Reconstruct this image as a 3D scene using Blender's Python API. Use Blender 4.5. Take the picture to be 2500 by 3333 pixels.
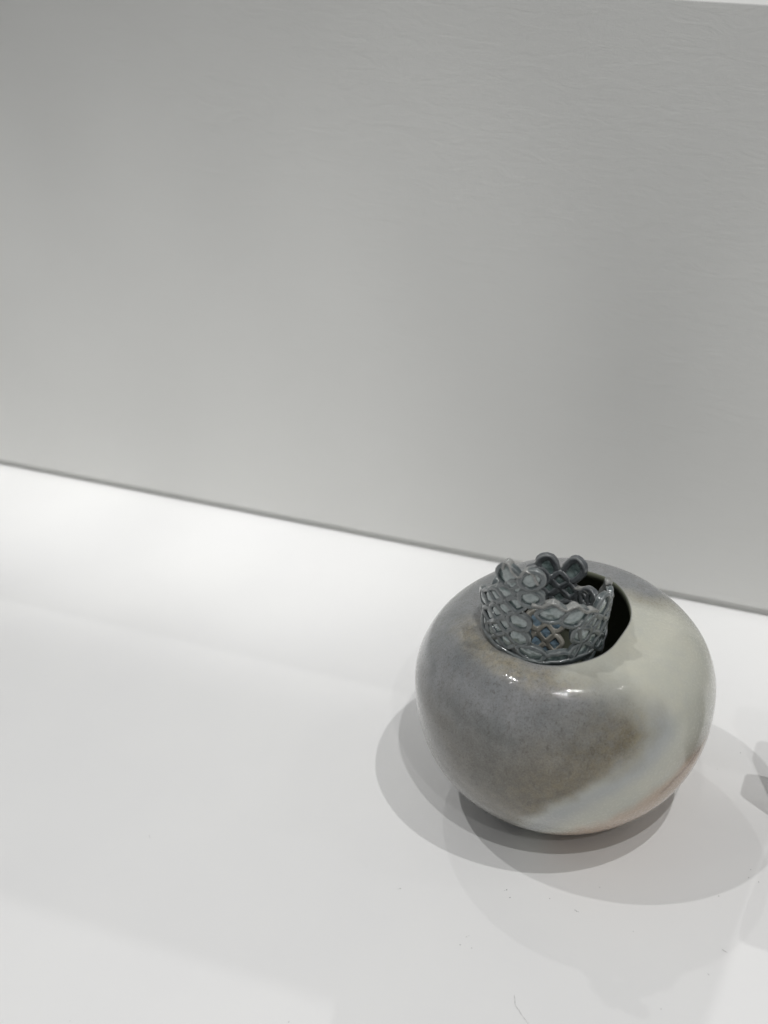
import bpy, bmesh, math, random
from mathutils import Vector, Matrix, noise
random.seed(7)
R = math.radians
scene = bpy.context.scene
for o in list(bpy.data.objects):
    bpy.data.objects.remove(o, do_unlink=True)
col = scene.collection

# ------------------------------------------------------------------ camera
cam_d = bpy.data.cameras.new('camera')
cam = bpy.data.objects.new('camera', cam_d); col.objects.link(cam)
ax = ((0.929248577, 0.369096274, -0.016279502),      # right
      (0.177180957, -0.483876171, -0.857012695),     # down
      (-0.324197456, 0.79349341, -0.515038075))      # forward
CAM = Vector((0.1319, -0.5582, 0.5131))
m = Matrix(((ax[0][0], -ax[1][0], -ax[2][0], CAM.x),
            (ax[0][1], -ax[1][1], -ax[2][1], CAM.y),
            (ax[0][2], -ax[1][2], -ax[2][2], CAM.z),
            (0, 0, 0, 1)))
cam.matrix_world = m
cam_d.sensor_fit = 'HORIZONTAL'
cam_d.sensor_width = 3.70
cam_d.lens = 3.70 * 4600 / 2500
cam_d.clip_start = 0.01
cam_d.clip_end = 50
cam_d.dof.use_dof = True
cam_d.dof.focus_distance = 0.705
cam_d.dof.aperture_fstop = 1.1
scene.camera = cam

# ------------------------------------------------------------------ room light
world = bpy.data.worlds.new('World'); scene.world = world
world.use_nodes = True
bg = world.node_tree.nodes['Background']
bg.inputs[0].default_value = (0.98, 0.99, 1.0, 1)
bg.inputs[1].default_value = 0.19

def spot(name, loc, target, power, size_deg, blend, radius, color=(1, 0.995, 0.985)):
    d = bpy.data.lights.new(name, 'SPOT')
    d.energy = power; d.spot_size = R(size_deg); d.spot_blend = blend
    d.shadow_soft_size = radius; d.color = color
    o = bpy.data.objects.new(name, d); col.objects.link(o)
    o.location = loc
    o.rotation_euler = (Vector(target) - Vector(loc)).to_track_quat('-Z', 'Y').to_euler()
    return o
# gallery track spots above the plinth, with extra spots added for glints
spot('track_spot_a', (0.538, -0.271, 1.8), (-0.05, -0.02, 0), 33.0, 50, 1.0, 0.010)
spot('track_spot_b', (-0.813, -0.188, 1.8), (-0.02, -0.02, 0), 27.0, 50, 1.0, 0.010)
spot('track_spot_e', (0.603, -1.048, 2.2), (-0.06, -0.15, 0), 45.0, 40, 1.0, 0.016)
spot('added_glint_front', (0.97, -1.69, 2.2), (-0.02, -0.14, 0), 20.0, 24, 1.0, 0.026)  # added to put the main highlight on the vase front
spot('added_glint_left', (-1.32, -1.16, 2.2), (0.0, -0.06, 0), 4.0, 30, 1.0, 0.014)  # weak spot added for a glint on the left shoulder
spot('added_glint_right', (1.54, 0.38, 2.2), (0.0, -0.06, 0), 4.0, 30, 1.0, 0.010)  # weak spot added for a glint on the cream side
spot('track_spot_c', (-0.968, 0.950, 2.2), (-0.05, -0.05, 0), 15.0, 60, 1.0, 0.016)
spot('track_spot_wash', (0.25, 2.05, 2.2), (0.0, -0.2, 0), 38.0, 60, 1.0, 0.022)
for n_, x_, p_ in (('one', -0.76, 32.0), ('two', -0.64, 32.0), ('three', -0.52, 31.0), ('four', -0.40, 28.0), ('five', -0.28, 25.0), ('six', -0.16, 24.0), ('seven', 0.14, 31.0)):   # fill spots added to brighten the riser foot and nearby shelf
    spot('added_wall_fill_' + n_, (x_, -0.42, 1.6), (x_, 0.185, 0.0), p_ * .84, 12.8, 1.0, 0.02)

scene.view_settings.view_transform = 'Standard'
scene.view_settings.look = 'None'
scene.view_settings.exposure = -0.05
scene.view_settings.gamma = 1.0
scene.view_settings.use_curve_mapping = False
scene.render.engine = 'CYCLES'

# ------------------------------------------------------------------ helpers
def obj(name, verts, faces, mats, parent=None, smooth=True, face_mat=None):
    me = bpy.data.meshes.new(name)
    me.from_pydata(verts, [], faces)
    for mt in (mats if isinstance(mats, (list, tuple)) else [mats]):
        me.materials.append(mt)
    if face_mat:
        me.polygons.foreach_set('material_index', face_mat)
    if smooth:
        me.polygons.foreach_set('use_smooth', [True] * len(me.polygons))
    me.update()
    o = bpy.data.objects.new(name, me); col.objects.link(o)
    if parent: o.parent = parent
    return o

def bm_obj(name, bm, mats, parent=None, smooth=False):
    me = bpy.data.meshes.new(name); bm.to_mesh(me); bm.free()
    for mt in (mats if isinstance(mats, (list, tuple)) else [mats]):
        me.materials.append(mt)
    if smooth:
        me.polygons.foreach_set('use_smooth', [True] * len(me.polygons))
    o = bpy.data.objects.new(name, me); col.objects.link(o)
    if parent: o.parent = parent
    return o

def box_bm(x0, x1, y0, y1, z0, z1, bev=0.0, seg=3):
    bm = bmesh.new()
    bmesh.ops.create_cube(bm, size=1)
    bmesh.ops.scale(bm, vec=(x1 - x0, y1 - y0, z1 - z0), verts=bm.verts)
    bmesh.ops.translate(bm, vec=((x0 + x1) / 2, (y0 + y1) / 2, (z0 + z1) / 2), verts=bm.verts)
    if bev:
        bmesh.ops.bevel(bm, geom=bm.edges[:], offset=bev, segments=seg, affect='EDGES', profile=0.5)
    return bm

def sstep(a, b, x):
    t = min(1, max(0, (x - a) / (b - a))); return t * t * (3 - 2 * t)

class NT:
    def __init__(s, name):
        s.m = bpy.data.materials.new(name); s.m.use_nodes = True
        s.t = s.m.node_tree; s.b = s.t.nodes['Principled BSDF']
    def n(s, kind, **kw):
        x = s.t.nodes.new(kind)
        for k, v in kw.items():
            if isinstance(k, str) and hasattr(x, k) and k != 'inputs': setattr(x, k, v)
        return x
    def l(s, a, b): s.t.links.new(a, b)
    def noise(s, vec, scale, detail=4, rough=0.55, dist=0.0):
        x = s.n('ShaderNodeTexNoise'); x.inputs['Scale'].default_value = scale
        x.inputs['Detail'].default_value = detail; x.inputs['Roughness'].default_value = rough
        x.inputs['Distortion'].default_value = dist
        if vec is not None: s.l(vec, x.inputs['Vector'])
        return x.outputs['Fac']
    def mapr(s, v, a, b, c=0.0, d=1.0):
        x = s.n('ShaderNodeMapRange'); s.l(v, x.inputs['Value'])
        for k, q in zip(('From Min', 'From Max', 'To Min', 'To Max'), (a, b, c, d)): x.inputs[k].default_value = q
        return x.outputs['Result']
    def math(s, op, a, b=None):
        x = s.n('ShaderNodeMath', operation=op)
        for i, v in enumerate((a, b)):
            if v is None: continue
            if isinstance(v, (int, float)): x.inputs[i].default_value = v
            else: s.l(v, x.inputs[i])
        return x.outputs[0]
    def mix(s, fac, a, b, blend='MIX'):
        x = s.n('ShaderNodeMix', data_type='RGBA', blend_type=blend)
        if isinstance(fac, (int, float)): x.inputs[0].default_value = fac
        else: s.l(fac, x.inputs[0])
        for i, v in ((6, a), (7, b)):
            if isinstance(v, tuple): x.inputs[i].default_value = (*v[:3], 1)
            else: s.l(v, x.inputs[i])
        return x.outputs[2]
    def bump(s, h, strength, dist, normal=None):
        x = s.n('ShaderNodeBump'); x.inputs['Strength'].default_value = strength
        x.inputs['Distance'].default_value = dist; s.l(h, x.inputs['Height'])
        if normal is not None: s.l(normal, x.inputs['Normal'])
        return x.outputs['Normal']
    def coord(s, scale=None):
        o = s.n('ShaderNodeTexCoord').outputs['Object']
        if scale:
            x = s.n('ShaderNodeMapping'); x.inputs['Scale'].default_value = scale
            s.l(o, x.inputs['Vector']); return x.outputs['Vector']
        return o

# ------------------------------------------------------------------ materials
def mat_shelf():
    k = NT('shelf_paint'); c = k.coord()
    f = k.noise(c, 9, 5)
    k.l(k.mix(k.mapr(f, .35, .7), (0.81, 0.81, 0.805), (0.785, 0.785, 0.785)), k.b.inputs['Base Color'])
    k.b.inputs['Roughness'].default_value = 0.42
    k.b.inputs['Specular IOR Level'].default_value = 0.35
    h = k.noise(c, 260, 3)
    k.l(k.bump(h, 0.12, 0.0004), k.b.inputs['Normal'])
    return k.m

def mat_wall():
    k = NT('riser_paint'); c = k.coord()
    f = k.noise(c, 5, 4)
    k.l(k.mix(k.mapr(f, .3, .7), (0.675, 0.677, 0.658), (0.65, 0.652, 0.633)), k.b.inputs['Base Color'])
    k.b.inputs['Roughness'].default_value = 0.6
    k.b.inputs['Specular IOR Level'].default_value = 0.25
    cs = k.coord((1.0, 1.0, 3.2))
    w = k.noise(cs, 42, 6, 0.6, 1.2)
    gz = k.n('ShaderNodeSeparateXYZ'); k.l(c, gz.inputs[0])
    far = k.math('ADD', k.mapr(gz.outputs['X'], -.5, .05, 0.0, .6), k.mapr(gz.outputs['Z'], .12, .36, 0.0, .6))
    amp = k.math('MULTIPLY', k.math('SUBTRACT', w, .5), k.mapr(far, .2, 1.1, .4, 1.05))
    n1 = k.bump(amp, 0.15, 0.0022)
    w2 = k.noise(k.coord((1, 1, 3)), 190, 3, 0.5, 0.6)
    k.l(k.bump(w2, 0.06, 0.0005, n1), k.b.inputs['Normal'])
    return k.m

def mat_body():
    k = NT('stoneware_glaze'); c = k.coord()
    def att(n):
        x = k.n('ShaderNodeAttribute', attribute_name=n); return x.outputs['Fac']
    cream, halo, ochre, peach, vein, ring = [att(n) for n in ('cream', 'halo', 'ochre', 'peach', 'vein', 'ring')]
    big = k.noise(c, 38, 5, .6, .3); mid = k.noise(c, 160, 6, .7); fine = k.noise(c, 1250, 4, .7)
    grey = k.mix(k.mapr(big, .32, .68), (0.165, 0.180, 0.186), (0.280, 0.286, 0.292))
    grey = k.mix(k.math('MULTIPLY', k.mapr(mid, .45, .75), .35), grey, (0.135, 0.122, 0.11))
    low = att('low')
    lowc = k.mix(k.mapr(mid, .35, .65), (0.172, 0.160, 0.128), (0.105, 0.096, 0.076))
    grey = k.mix(k.math('MULTIPLY', low, k.mapr(big, .25, .7, .45, 1.0)), grey, lowc)
    och = k.mix(k.mapr(mid, .35, .68), (0.235, 0.200, 0.128), (0.155, 0.132, 0.088))
    oj = k.math('MULTIPLY', ochre, k.mapr(k.noise(c, 240, 5, .75), .25, .6, .35, 1.0))
    dark = k.mix(oj, grey, och)
    rj = k.math('MULTIPLY', ring, k.mapr(k.noise(c, 260, 5, .75), .3, .6, .2, 1.0))
    dark = k.mix(rj, dark, k.mix(k.mapr(mid, .4, .65), (0.37, 0.335, 0.245), (0.24, 0.205, 0.14)))
    dark = k.mix(k.math('MULTIPLY', k.mapr(fine, .53, .70), .6), dark, (0.075, 0.065, 0.055))
    dark = k.mix(k.math('MULTIPLY', k.mapr(k.noise(k.coord((1, 1, .4)), 420, 4, .7, .8), .55, .70), .45), dark, (0.08, 0.07, 0.055))
    dark = k.mix(k.math('MULTIPLY', k.mapr(fine, .46, .30), .35), dark, (0.34, 0.335, 0.33))
    crm = k.mix(k.mapr(big, .3, .7), (0.57, 0.56, 0.47), (0.50, 0.51, 0.45))
    crm = k.mix(k.math('MULTIPLY', k.mapr(mid, .45, .75), .25), crm, (0.42, 0.42, 0.42))
    crm = k.mix(k.math('MULTIPLY', halo, .6), crm, (0.35, 0.37, 0.395))
    pc = k.mix(k.mapr(big, .35, .65), (0.47, 0.315, 0.205), (0.49, 0.375, 0.275))
    crm = k.mix(k.math('MULTIPLY', peach, .85), crm, pc)
    crm = k.mix(k.math('MULTIPLY', vein, .6), crm, (0.17, 0.11, 0.07))
    # feathered edge of the pale glaze
    e = k.math('ADD', cream, k.math('MULTIPLY', k.math('SUBTRACT', mid, .5), .38))
    e = k.mapr(e, .12, .88)
    k.l(k.mix(e, dark, crm), k.b.inputs['Base Color'])
    rg = k.mapr(k.noise(c, 700, 3, .6), .35, .65, .26, .42)
    rg2 = k.math('MULTIPLY', e, -.10)
    k.l(k.math('ADD', rg, rg2), k.b.inputs['Roughness'])
    k.b.inputs['Specular IOR Level'].default_value = 0.18
    k.l(k.mapr(e, 0, 1, .9, .65), k.b.inputs['Coat Weight'])
    k.b.inputs['Coat Roughness'].default_value = 0.05
    worm = k.noise(k.coord((1, 1, .45)), 620, 3, .6, 1.5)
    hb = k.math('ADD', k.math('ADD', k.math('MULTIPLY', fine, .3), mid), worm)
    n1 = k.bump(hb, 0.12, 0.0009)
    k.t.links.new(k.mapr(e, 0, 1, .09, .04), n1.node.inputs['Strength'])
    k.l(n1, k.b.inputs['Normal'])
    n2 = k.bump(k.noise(c, 1050, 3, .65), 0.3, 0.00011)
    k.t.links.new(k.mapr(e, 0, 1, .5, .2), n2.node.inputs['Strength'])
    k.l(n2, k.b.inputs['Coat Normal'])
    return k.m

def mat_inside():
    k = NT('raw_inside'); c = k.coord()
    f = k.noise(c, 60, 4)
    k.l(k.mix(f, (0.12, 0.13, 0.09), (0.15, 0.16, 0.115)), k.b.inputs['Base Color'])
    k.b.inputs['Roughness'].default_value = 0.8
    return k.m

def mat_strand(name, lo, hi, worn):
    k = NT(name); c = k.coord()
    f = k.noise(c, 300, 5, .65)
    base = k.mix(k.mapr(f, .3, .7), lo, hi)
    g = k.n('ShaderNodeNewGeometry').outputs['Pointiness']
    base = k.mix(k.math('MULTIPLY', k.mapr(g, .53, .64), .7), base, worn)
    base = k.mix(k.math('MULTIPLY', k.mapr(g, .48, .40), .8), base, (lo[0] * .3, lo[1] * .36, lo[2] * .38))  # creases darkened in the colour: pooled glaze plus painted-in shade
    g2 = k.noise(c, 90, 3)
    base = k.mix(k.math('MULTIPLY', k.mapr(g2, .5, .75), .5), base, (lo[0]*.6, lo[1]*.65, lo[2]*.66))
    k.l(base, k.b.inputs['Base Color'])
    k.b.inputs['Roughness'].default_value = 0.35
    k.b.inputs['Coat Weight'].default_value = 0.9
    k.b.inputs['Coat IOR'].default_value = 1.6
    k.b.inputs['Coat Roughness'].default_value = 0.10
    k.l(k.bump(k.noise(c, 650, 3), .35, .0006), k.b.inputs['Normal'])
    return k.m

def mat_pool(name, lo, hi, rough):
    k = NT(name); c = k.coord()
    f = k.noise(c, 420, 4, .6)
    k.l(k.mix(k.mapr(f, .35, .65), lo, hi), k.b.inputs['Base Color'])
    k.b.inputs['Roughness'].default_value = rough
    k.b.inputs['Coat Weight'].default_value = 1.0
    k.b.inputs['Coat Roughness'].default_value = 0.09
    k.b.inputs['IOR'].default_value = 1.9
    k.b.inputs['Coat IOR'].default_value = 1.7
    n1 = k.bump(k.noise(c, 380, 3, .55), 1.0, .00014)
    k.l(n1, k.b.inputs['Normal']); k.l(n1, k.b.inputs['Coat Normal'])
    return k.m

def mat_flat(name, c0, rough=.6):
    k = NT(name); c = k.coord()
    k.l(k.mix(k.noise(c, 120, 4), c0, tuple(v * .7 for v in c0)), k.b.inputs['Base Color'])
    k.b.inputs['Roughness'].default_value = rough
    return k.m

M_shelf, M_wall, M_body, M_in = mat_shelf(), mat_wall(), mat_body(), mat_inside()
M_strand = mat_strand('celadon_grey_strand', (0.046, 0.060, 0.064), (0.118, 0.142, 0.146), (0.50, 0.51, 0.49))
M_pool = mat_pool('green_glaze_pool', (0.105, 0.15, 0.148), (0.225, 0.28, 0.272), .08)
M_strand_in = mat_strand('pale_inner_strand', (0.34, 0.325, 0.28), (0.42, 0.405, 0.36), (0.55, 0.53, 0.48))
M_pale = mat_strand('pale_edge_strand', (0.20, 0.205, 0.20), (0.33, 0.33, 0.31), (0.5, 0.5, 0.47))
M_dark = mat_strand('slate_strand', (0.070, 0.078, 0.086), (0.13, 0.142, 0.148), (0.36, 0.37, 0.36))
M_pool_in = mat_pool('blue_glaze_pool', (0.17, 0.27, 0.36), (0.30, 0.41, 0.50), .25)
M_neigh = mat_flat('mauve_grey_glaze', (0.16, 0.145, 0.155), .35)
M_dust = mat_flat('dust', (0.06, 0.055, 0.05), .9)

# ------------------------------------------------------------------ setting
WY = 0.1952; WH = 0.3638; WX1 = 0.124
s = bm_obj('display_shelf', box_bm(-1.3, 0.9, -0.75, 0.80, -0.06, 0, 0.002), M_shelf)
s['kind'] = 'structure'
bm = box_bm(-1.3, WX1, WY, 0.80, 0.0055, WH, 0.0009, 3)
w = bm_obj('back_wall', bm, M_wall); w['kind'] = 'structure'
bm = box_bm(-1.299, WX1 - .002, WY + 0.0032, 0.799, 0.0002, 0.0054)
w2 = bm_obj('wall_shadow_gap', bm, M_wall, w)

# ------------------------------------------------------------------ the vase
A = 0.075; CZ = 0.0645
vase = bpy.data.objects.new('vase', None); col.objects.link(vase)
vase.empty_display_size = .05
vase['label'] = 'squat round stoneware vase, grey and cream glaze, with knotted lattice collar in its mouth'
vase['category'] = 'vase'

MC = Vector((-0.0025, -0.004)); RHO_M = 0.505 * A
CREAM = [(-78, 88), (-77.7, 49.3), (-59.1, 44.4), (-48.7, 38.2), (-42.6, 29.4), (-41.7, 21.5), (-46.5, 16.5),
         (-50.5, 12.2), (-58.7, 6.9), (-69.4, 0.1), (-79.9, -10.5), (-87.2, -22.4), (-95, -37.5), (-105, -90),
         (75, -90), (72, -30), (52, 10), (36, 40), (33.5, 50), (36.8, 57.4), (46.9, 61.9), (60, 88)]
PEACH = [(20, 2), (-16, -0.1), (-24.4, -0.5), (-29.1, -4.1), (-39.2, -6.8), (-54.2, -16.7), (-65, -26.1), (-80, -40), (-90, -90), (60, -90), (50, -20)]
LOWB = CREAM[3:13]
BACKB = CREAM[15:22]
KX = 0.8
def seg_d(p, a, b):
    ax_, ay, bx_, by = a[0] * KX, a[1], b[0] * KX, b[1]
    px, py = p[0] * KX, p[1]
    dx, dy = bx_ - ax_, by - ay
    t = ((px - ax_) * dx + (py - ay) * dy) / (dx * dx + dy * dy)
    t = min(1, max(0, t))
    return math.hypot(px - ax_ - t * dx, py - ay - t * dy)
def line_d(p, L): return min(seg_d(p, L[i], L[i + 1]) for i in range(len(L) - 1))
def inside(p, L):
    r = False; n = len(L)
    for i in range(n):
        x0, y0 = L[i]; x1, y1 = L[(i + 1) % n]
        if (y0 > p[1]) != (y1 > p[1]) and p[0] < (x1 - x0) * (p[1] - y0) / (y1 - y0) + x0: r = not r
    return r
def sdist(p, L):
    d = line_d(p, L + [L[0]]); return d if inside(p, L) else -d

NT_ = 320
prof = []                       # (rho, z) from foot centre up the outside to the lip
prof.append((0.0, 0.0016)); prof.append((0.024, 0.0014)); prof.append((0.0255, 0.0002)); prof.append((0.028, 0.0))
ZEQ, CU = 0.0722, 0.0548
def out_z(rho, top):
    q = math.sqrt(max(0, 1 - (rho / A) ** 2))
    return ZEQ + CU * q - 0.0052 * sstep(0.80 * A, 0.48 * A, rho) if top else max(ZEQ - ZEQ * max(0, 1 - (rho / A) ** 2.25) ** (1 / 2.25), 0.0)
l0 = -math.degrees(math.acos(0.030 / A))
n_out = 190
for i in range(n_out + 1):
    lat = R(l0 + (math.degrees(math.acos(RHO_M / A)) - l0) * i / n_out)
    rho = A * math.cos(lat)
    prof.append((rho, max(out_z(rho, lat > 0) - (0.006 * sstep(.055, .03, rho) if lat < 0 else 0), 0.0003)))
lip = prof[-1]
out_end = len(prof) - 1
TH = 0.0035
prof.append((lip[0] - 0.0007, lip[1] + 0.0002)); prof.append((lip[0] - 0.0011, lip[1] - 0.0004)); prof.append((lip[0] - 0.0012, lip[1] - 0.003))
for i in range(2, 41):
    q = i / 40
    lat = R(58 - q * 128)
    rho = (A - TH) * math.cos(lat)
    prof.append((rho, ZEQ + ((CU - TH) if lat > 0 else (ZEQ - TH)) * math.sin(lat) - (.0052 * sstep(0.80 * A, 0.48 * A, rho) if lat > 0 else 0)))
prof.append((0.0, 0.006))
verts, faces, fm = [], [], []
at = {n: [] for n in ('cream', 'halo', 'ochre', 'peach', 'vein', 'ring', 'low')}
np_ = len(prof)
for j, (rho, z) in enumerate(prof):
    up = sstep(0.95 * A, RHO_M, rho) if z > ZEQ else 0
    for i in range(NT_):
        th = 2 * math.pi * i / NT_
        cx, cy = MC.x * up, MC.y * up
        # the cut mouth is a slightly oval, uneven opening
        ex = 1 + up * (-0.13 * math.cos(2 * th) + 0.012 * math.sin(3 * th + .6) + 0.008 * math.sin(7 * th))
        x = cx + rho * ex * math.cos(th); y = cy + rho * ex * math.sin(th); zz = z
        lump = noise.noise(Vector((x, y, z)) * 22 + Vector((3, 1, 2)))
        f = 1 + 0.007 * lump * (1 if z > 0.004 else 0)
        # shallow thumb dents next to the lip
        if z > ZEQ and j <= out_end:
            for da, dr, dp, ww in ((-18, 0.60, 0.0011, .009), (-45, .58, .0007, .007), (20, .62, .0006, .008)):
                px, py = A * dr * math.cos(R(da)), A * dr * math.sin(R(da))
                zz -= dp * math.exp(-((x - px) ** 2 + (y - py) ** 2) / ww ** 2 / .5)
        verts.append((x * f, y * f, zz))
        if j <= out_end:
            p = (math.degrees(math.atan2(y, x)), math.degrees(math.atan2((z - CZ) / CZ, math.hypot(x, y) / A)))
            wob = noise.noise(Vector((x, y, z)) * 60) * 3.0 + noise.noise(Vector((x, y, z)) * 170) * 1.5
            d = sdist(p, CREAM) + wob
            low = line_d(p, LOWB)
            soft = 5.6 + 6.5 * sstep(18, 34, p[1]) + 6.5 * sstep(-70, -48, p[0]) * sstep(-5, 10, p[1])
            cr = sstep(-soft, soft, d)
            ha = math.exp(-((low - 5.0) / 5.0) ** 2) * (1 if d > -3 else 0) * sstep(40, 24, p[1])
            oc = math.exp(-(low / 22.0) ** 2) * sstep(45, 24, p[1]) * (.55 + .45 * sstep(-120, -70, p[0]))
            ri = (.85 * math.exp(-((p[1] - 46.5 + wob * 1.2) / 4.5) ** 2) * sstep(-170, -140, p[0]) * sstep(-45, -75, p[0]))
            oc = max(oc, .5 * sstep(-12, -34, p[1]), .8 * math.exp(-(line_d(p, BACKB) / 6) ** 2))
            pe = sstep(-3, 7, sdist(p, PEACH) + wob)
            ve = 0
            vl = [(-12, -2), (-20, -6), (-27, -8.5), (-33, -13)]
            ve = max(ve, math.exp(-(line_d((p[0] + wob, p[1]), vl) / 1.1) ** 2))
            ve = max(ve, .45 * math.exp(-(((p[0] + 18) * KX / 9) ** 2 + ((p[1] - 1) / 6) ** 2)))
            for n, v in zip(at, (cr, ha, oc, pe, ve, ri, sstep(32, 2, p[1] + wob * 2) * sstep(-38, -18, p[1]))): at[n].append(v)
        else:
            for n in at: at[n].append(0)
for j in range(np_ - 1):
    for i in range(NT_):
        a, b = j * NT_ + i, j * NT_ + (i + 1) % NT_
        faces.append((a, b, b + NT_, a + NT_)); fm.append(0 if j <= out_end else 1)
body = obj('body', verts, faces, [M_body, M_in], vase, True, fm)
for n in at:
    d = body.data.attributes.new(n, 'FLOAT', 'POINT'); d.data.foreach_set('value', at[n])

# ------------------------------------------------------------------ knotted lattice collar
TC = Vector((-0.0077, -0.0150)); TR = 0.0283; TZ = 0.113; TK = 0.09
def tube(u, v, h):
    """u = metres round the collar from angle 0, v = height, h = out from the middle of the wall"""
    th = u / TR
    r = TR + TK * (v - TZ) + h
    return Vector((TC.x + r * math.cos(th), TC.y + r * math.sin(th), TZ + (v - TZ) * 1.13 - 0.0008))

PROF = []          # closed ribbon section: three coils stacked through the wall, a soft groove on both faces
for sgn in (1, -1):
    for i in range(9):
        t = i / 8
        h = (-1 + 2 * t) * sgn
        wv = 0.80 + 0.20 * abs(math.sin(t * 3 * math.pi))
        if i in (0, 8): wv = .62
        PROF.append((wv * sgn, h * .93))
    PROF.append((0.25 * sgn, 1.0 * sgn)); PROF.append((0.0, .9 * sgn)) if sgn else None
NPF = len(PROF)

class Ribbon:
    def __init__(s): s.v = []; s.f = []; s.m = []
    def sweep(s, pts, w, t, closed=False, mi=0, hfun=None, wfun=None):
        n = len(pts); base = len(s.v)
        for i, (u, v) in enumerate(pts):
            if closed: a, b = pts[i - 1], pts[(i + 1) % n]
            else: a, b = pts[max(0, i - 1)], pts[min(n - 1, i + 1)]
            tx, ty = b[0] - a[0], b[1] - a[1]; L = math.hypot(tx, ty) or 1
            nx, ny = -ty / L, tx / L
            h0 = hfun(i / max(1, n - 1)) if hfun else 0
            wk = wfun(i / max(1, n - 1)) if wfun else 1
            for (a_, b_) in PROF:
                p = tube(u + nx * a_ * w / 2 * wk, v + ny * a_ * w / 2 * wk, h0 + b_ * t / 2)
                q = p * 1.0
                d = Vector((noise.noise(q * 420), noise.noise(q * 420 + Vector((9, 0, 0))), noise.noise(q * 420 + Vector((0, 9, 0))))) * .00032
                d += Vector((noise.noise(q * 130), noise.noise(q * 130 + Vector((5, 0, 0))), noise.noise(q * 130 + Vector((0, 5, 0))))) * .0006
                s.v.append(p + d)
        for i in range(n if closed else n - 1):
            j = (i + 1) % n
            for k in range(NPF):
                k2 = (k + 1) % NPF
                s.f.append((base + i * NPF + k, base + i * NPF + k2, base + j * NPF + k2, base + j * NPF + k)); s.m.append(mi)
        if not closed:
            s.f.append(tuple(base + k for k in range(NPF))[::-1]); s.m.append(mi)
            e = base + (n - 1) * NPF
            s.f.append(tuple(e + k for k in range(NPF))); s.m.append(mi)
    def pillow(s, outline, t_out, t_in, mi=1):
        """a glaze pool filling an outline: bulging on the outer face, shallower on the inner one"""
        n = len(outline)
        cu = sum(p[0] for p in outline) / n; cv = sum(p[1] for p in outline) / n
        rings = 5
        for side, t in ((1, t_out), (-1, t_in)):
            base = len(s.v)
            for r in range(rings + 1):
                q = 1 - r / (rings + .6)
                for (u, v) in outline:
                    uu, vv = cu + (u - cu) * q, cv + (v - cv) * q
                    dome = 1 - q ** 2.5
                    p = tube(uu, vv, 0)
                    bump = (noise.noise(p * 430) * .00045 + noise.noise(p * 220) * .0005) * min(1, dome * 1.5)
                    s.v.append(tube(uu, vv, side * (0.0002 + dome * t) + bump))
            for r in range(rings):
                for i in range(n):
                    j = (i + 1) % n
                    f = (base + r * n + i, base + r * n + j, base + (r + 1) * n + j, base + (r + 1) * n + i)
                    s.f.append(f if side > 0 else f[::-1]); s.m.append(mi)
            f = tuple(base + rings * n + i for i in range(n))
            s.f.append(f if side > 0 else f[::-1]); s.m.append(mi)

def deg_u(d): return R(d) * TR
W_R, T_R = 0.0020, 0.0034
DU, DV = 10.8, 0.0043          # lattice: half a cell across (degrees) and half a cell up (metres)

def ring_outline(c, ea, eb, ex, N):
    """rounded lozenge with half axes ea, eb (2D vectors along the plait) and corner exponent ex"""
    o = []
    for i in range(N):
        q = 2 * math.pi * i / N
        x, y = math.cos(q), math.sin(q)
        x = math.copysign(abs(x) ** (2 / ex), x); y = math.copysign(abs(y) ** (2 / ex), y)
        o.append((c.x + ea.x * x + eb.x * y, c.y + ea.y * x + eb.y * y))
    return o

def knot(deg, z, body, lobes, mats=None, parent=None, w=W_R, t=T_R, p_out=.0010, p_in=.0004, sx=1.0, sy=1.0, skew=0.0):
    """plaited knot: lozenge cells at lattice places (row, column) and rounder loops along its edge"""
    rb = Ribbon()
    a = Vector((deg_u(DU) * sx, -DV * sy + skew)); b = Vector((-deg_u(DU) * sx, -DV * sy - skew))
    c0 = Vector((deg_u(deg), z))
    cells = [(s_, d_, 0) for s_, d_ in body] + [(q[0], q[1], q[2] if len(q) > 2 else 1) for q in lobes]
    cen = Vector((0, 0))
    for s_, d_, _ in cells[:len(body)]: cen += a * (s_ + d_) / 2 + b * (s_ - d_) / 2
    cen /= len(body)
    for s_, d_, lobe in cells:
        c = a * (s_ + d_) / 2 + b * (s_ - d_) / 2
        if lobe:
            near = sum((a * (q[0] + q[1]) / 2 + b * (q[0] - q[1]) / 2 for q in body if abs(q[0] - s_) <= 2 and abs(q[1] - d_) <= 2), Vector((0, 0)))
            cnt = sum(1 for q in body if abs(q[0] - s_) <= 2 and abs(q[1] - d_) <= 2)
            out = (c - near / cnt).normalized() if cnt else Vector((0, 1))
            side = Vector((-out.y, out.x))
            c = c + out * (.0009 + .0050 * (lobe - 1))
            k = random.uniform(.94, 1.08)
            ol = ring_outline(c0 + c, out * .0050 * k * lobe, side * .0040 * k, 2.15, 22)
        else:
            k = random.uniform(.97, 1.03)
            ol = ring_outline(c0 + c, a * .465 * k, b * .465 * k, 4.2, 24)
        hh = random.uniform(-.00025, .00025)
        rb.sweep(ol, w * (1.12 if lobe else 1), t, closed=True, hfun=lambda q, hh=hh: hh)
        rb.pillow(ol, p_out, p_in)
    return obj('knot', [tuple(v) for v in rb.v], rb.f, mats or [M_strand, M_pool], parent, True, rb.m)

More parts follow.
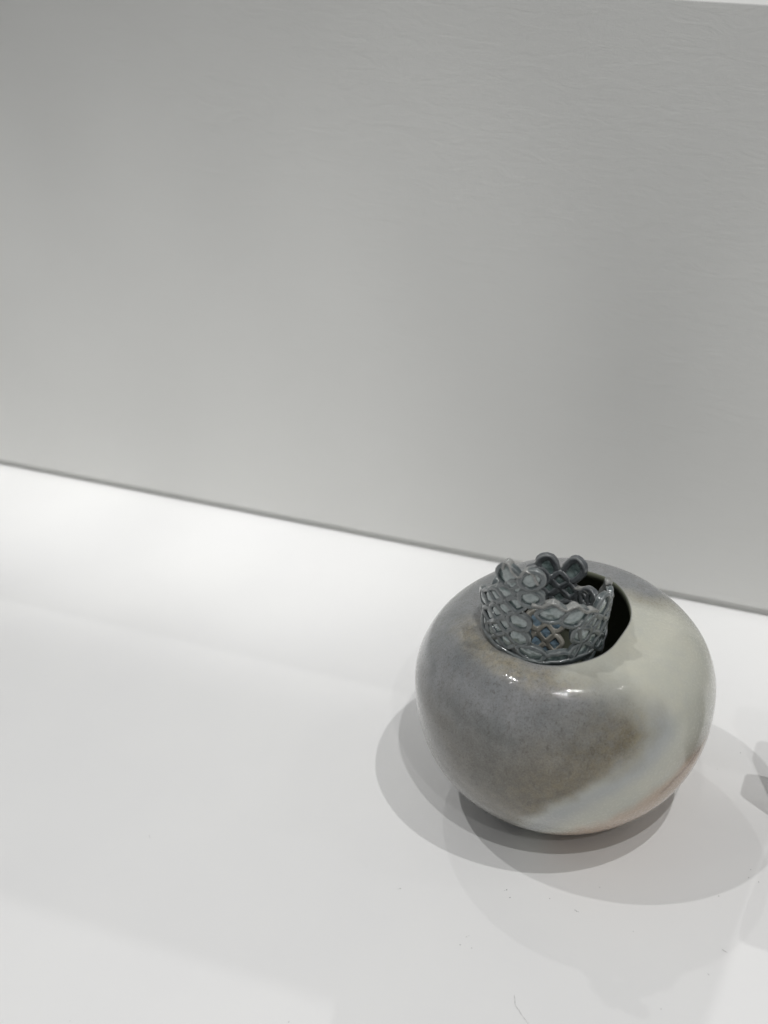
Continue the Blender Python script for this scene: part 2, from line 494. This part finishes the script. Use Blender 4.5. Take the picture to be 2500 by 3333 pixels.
def petal(deg, z, ln, wd, rot, parent, mats=None, thin=1.0):
    """one almond-shaped loop with glaze pooled inside"""
    cr, sr = math.cos(R(rot)), math.sin(R(rot)); N = 28
    o = []
    for i in range(N):
        q = 2 * math.pi * i / N
        x = ln / 2 * math.cos(q); y = wd / 2 * math.sin(q) * abs(math.sin(q)) ** .35
        o.append((deg_u(deg) + x * cr - y * sr, z + x * sr + y * cr))
    rb = Ribbon(); rb.sweep(o, W_R * .95 * thin, T_R * thin, closed=True); rb.pillow(o, .0010, .0006)
    return obj('petal', [tuple(v) for v in rb.v], rb.f, mats or [M_strand, M_pool], parent, True, rb.m)

def band(pts, parent, w=W_R, t=T_R, name='strand', mats=None):
    """pts: (degrees, height) joined by a smooth curve"""
    P = [Vector((deg_u(d), z)) for d, z in pts]
    out = []
    for i in range(len(P) - 1):
        p0, p1, p2, p3 = P[max(0, i - 1)], P[i], P[i + 1], P[min(len(P) - 1, i + 2)]
        for k in range(8):
            q = k / 8
            out.append(tuple(.5 * ((2 * p1) + (p2 - p0) * q + (2 * p0 - 5 * p1 + 4 * p2 - p3) * q * q + (3 * p1 - p0 - 3 * p2 + p3) * q ** 3)))
    out.append(tuple(P[-1]))
    rb = Ribbon(); rb.sweep(out, w, t)
    return obj(name, [tuple(v) for v in rb.v], rb.f, mats or [M_strand], parent, True, rb.m)

# collar: the base strand fused to the lip carries the knots
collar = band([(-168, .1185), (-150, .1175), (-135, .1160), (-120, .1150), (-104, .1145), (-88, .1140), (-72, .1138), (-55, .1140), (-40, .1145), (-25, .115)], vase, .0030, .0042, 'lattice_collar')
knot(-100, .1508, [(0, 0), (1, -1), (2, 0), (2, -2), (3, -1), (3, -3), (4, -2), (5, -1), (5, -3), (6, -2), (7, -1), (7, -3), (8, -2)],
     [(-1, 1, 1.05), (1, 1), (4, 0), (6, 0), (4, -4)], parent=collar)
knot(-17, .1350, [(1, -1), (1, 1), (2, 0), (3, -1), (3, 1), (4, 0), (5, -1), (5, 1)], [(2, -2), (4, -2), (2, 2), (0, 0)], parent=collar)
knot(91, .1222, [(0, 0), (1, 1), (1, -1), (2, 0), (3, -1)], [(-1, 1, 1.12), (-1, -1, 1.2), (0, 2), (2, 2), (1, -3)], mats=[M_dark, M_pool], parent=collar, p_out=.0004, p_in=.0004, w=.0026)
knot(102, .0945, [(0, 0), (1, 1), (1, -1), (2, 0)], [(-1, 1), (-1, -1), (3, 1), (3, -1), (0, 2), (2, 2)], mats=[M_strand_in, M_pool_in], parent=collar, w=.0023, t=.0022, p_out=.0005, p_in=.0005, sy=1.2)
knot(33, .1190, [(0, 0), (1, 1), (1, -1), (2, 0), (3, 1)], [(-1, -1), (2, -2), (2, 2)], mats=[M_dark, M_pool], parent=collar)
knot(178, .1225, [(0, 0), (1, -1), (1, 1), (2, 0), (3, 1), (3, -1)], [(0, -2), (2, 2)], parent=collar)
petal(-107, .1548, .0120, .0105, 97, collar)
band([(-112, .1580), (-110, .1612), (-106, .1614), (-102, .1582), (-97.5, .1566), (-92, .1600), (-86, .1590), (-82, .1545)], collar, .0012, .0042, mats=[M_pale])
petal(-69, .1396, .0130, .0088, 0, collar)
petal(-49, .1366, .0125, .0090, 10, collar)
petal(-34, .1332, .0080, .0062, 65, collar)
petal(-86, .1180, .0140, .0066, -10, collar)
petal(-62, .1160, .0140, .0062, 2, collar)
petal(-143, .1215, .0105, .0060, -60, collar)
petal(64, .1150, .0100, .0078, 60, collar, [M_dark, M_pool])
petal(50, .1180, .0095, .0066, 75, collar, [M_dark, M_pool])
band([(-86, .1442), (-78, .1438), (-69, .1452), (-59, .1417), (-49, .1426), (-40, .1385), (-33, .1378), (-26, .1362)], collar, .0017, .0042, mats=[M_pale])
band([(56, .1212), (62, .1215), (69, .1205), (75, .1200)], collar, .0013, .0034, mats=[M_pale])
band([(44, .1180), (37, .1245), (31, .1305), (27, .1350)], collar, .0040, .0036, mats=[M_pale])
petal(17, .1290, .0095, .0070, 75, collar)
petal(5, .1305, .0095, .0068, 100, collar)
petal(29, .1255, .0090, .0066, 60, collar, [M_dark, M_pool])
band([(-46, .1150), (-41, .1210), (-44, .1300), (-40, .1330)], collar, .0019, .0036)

# ------------------------------------------------------------------ neighbour at the right edge of the frame
def neighbour():
    root = bpy.data.objects.new('ceramic_slab_vase', None); col.objects.link(root)
    root.location = (0.1465, 0.022, 0)
    root['label'] = 'upright flat ceramic vase just past the right edge of the photo, beside the round vase'
    root['category'] = 'vase'
    root.empty_display_size = .03
    N = 56
    def ring(rx, ry, z, cx=0):
        o = []
        for i in range(N):
            q = 2 * math.pi * i / N + math.pi / N
            c_, s_ = math.cos(q), math.sin(q)
            k = (abs(c_) ** 9 + abs(s_) ** 9) ** (-1 / 9)
            o.append((cx + rx * k * c_, ry * k * s_, z))
        return o
    prof = [(.001, .001, .0012), (.028, .008, .0010), (.030, .0085, 0), (.0320, .0095, .003), (.0330, .0100, .02), (.0335, .0102, .05), (.0338, .0103, .0865), (.0333, .0099, .0880),
            (.0320, .0085, .0880), (.0312, .0078, .0865), (.0305, .0075, .05), (.029, .007, .01), (.001, .001, .008)]
    v = []; f = []
    for rx, ry, z in prof: v += ring(rx, ry, z)
    for j in range(len(prof) - 1):
        for i in range(N):
            a, b = j * N + i, j * N + (i + 1) % N
            f.append((a, b, b + N, a + N))
    obj('slab_wall', v, f, M_neigh, root)
neighbour()

# ------------------------------------------------------------------ dust and a stray hair on the shelf
rb_v, rb_f = [], []
def crumb(x, y, s):
    b = len(rb_v)
    for (i, j, k) in ((-1, 0, 0), (1, 0, 0), (0, -1, 0), (0, 1, 0), (0, 0, 1), (0, 0, -.05)):
        rb_v.append((x + i * s * random.uniform(.5, 1.3), y + j * s * random.uniform(.5, 1.3), max(0.00005, k * s * .6)))
    for t in ((0, 2, 4), (2, 1, 4), (1, 3, 4), (3, 0, 4), (2, 0, 5), (1, 2, 5), (3, 1, 5), (0, 3, 5)):
        rb_f.append(tuple(b + q for q in t))
def hair(pts, s):
    for (x0, y0), (x1, y1) in zip(pts, pts[1:]):
        L = math.hypot(x1 - x0, y1 - y0); n = max(1, int(L / (s * 1.1)))
        for i in range(n):
            if random.random() < .25: continue
            crumb(x0 + (x1 - x0) * i / n + random.uniform(-s, s) * .4, y0 + (y1 - y0) * i / n, s * random.uniform(.6, 1.2))
for x, y in ((-0.0110, -0.1133), (-0.0130, -0.1197), (-0.0074, -0.1197), (-0.0001, -0.0834), (-0.0030, -0.0792), (0.0314, -0.0801), (0.0387, -0.0615),
             (0.0603, -0.0832), (0.0938, -0.0468), (0.1051, -0.0296), (0.1053, -0.0236), (0.1103, -0.0307), (0.0821, -0.1228), (0.0978, -0.0959),
             (-0.0519, -0.0967), (-0.1716, -0.0751), (-0.1602, -0.2220), (-0.0694, -0.1879), (-0.1844, -0.1091), (0.0859, 0.0622), (0.0765, 0.0445), (0.0181, -0.0772)):
    crumb(x, y, random.uniform(.00018, .00034))
    if random.random() < .5: crumb(x + random.uniform(-.001, .001), y + random.uniform(-.001, .001), .0002)
hair([(0.0190, -0.1385), (0.0198, -0.1403), (0.0212, -0.1440), (0.0237, -0.1460), (0.0255, -0.1480), (0.0295, -0.1513)], .00012)
hair([(0.1010, -0.0792), (0.1024, -0.0800), (0.1036, -0.0802)], .00014)
hair([(0.0314, -0.0801), (0.0326, -0.0806), (0.0334, -0.0804)], .00014)
if rb_v:
    dust = obj('dust_specks', rb_v, rb_f, M_dust, smooth=False)
    dust['kind'] = 'stuff'; dust['label'] = 'tiny dark dust specks and a fine hair on the white shelf'; dust['category'] = 'dust'
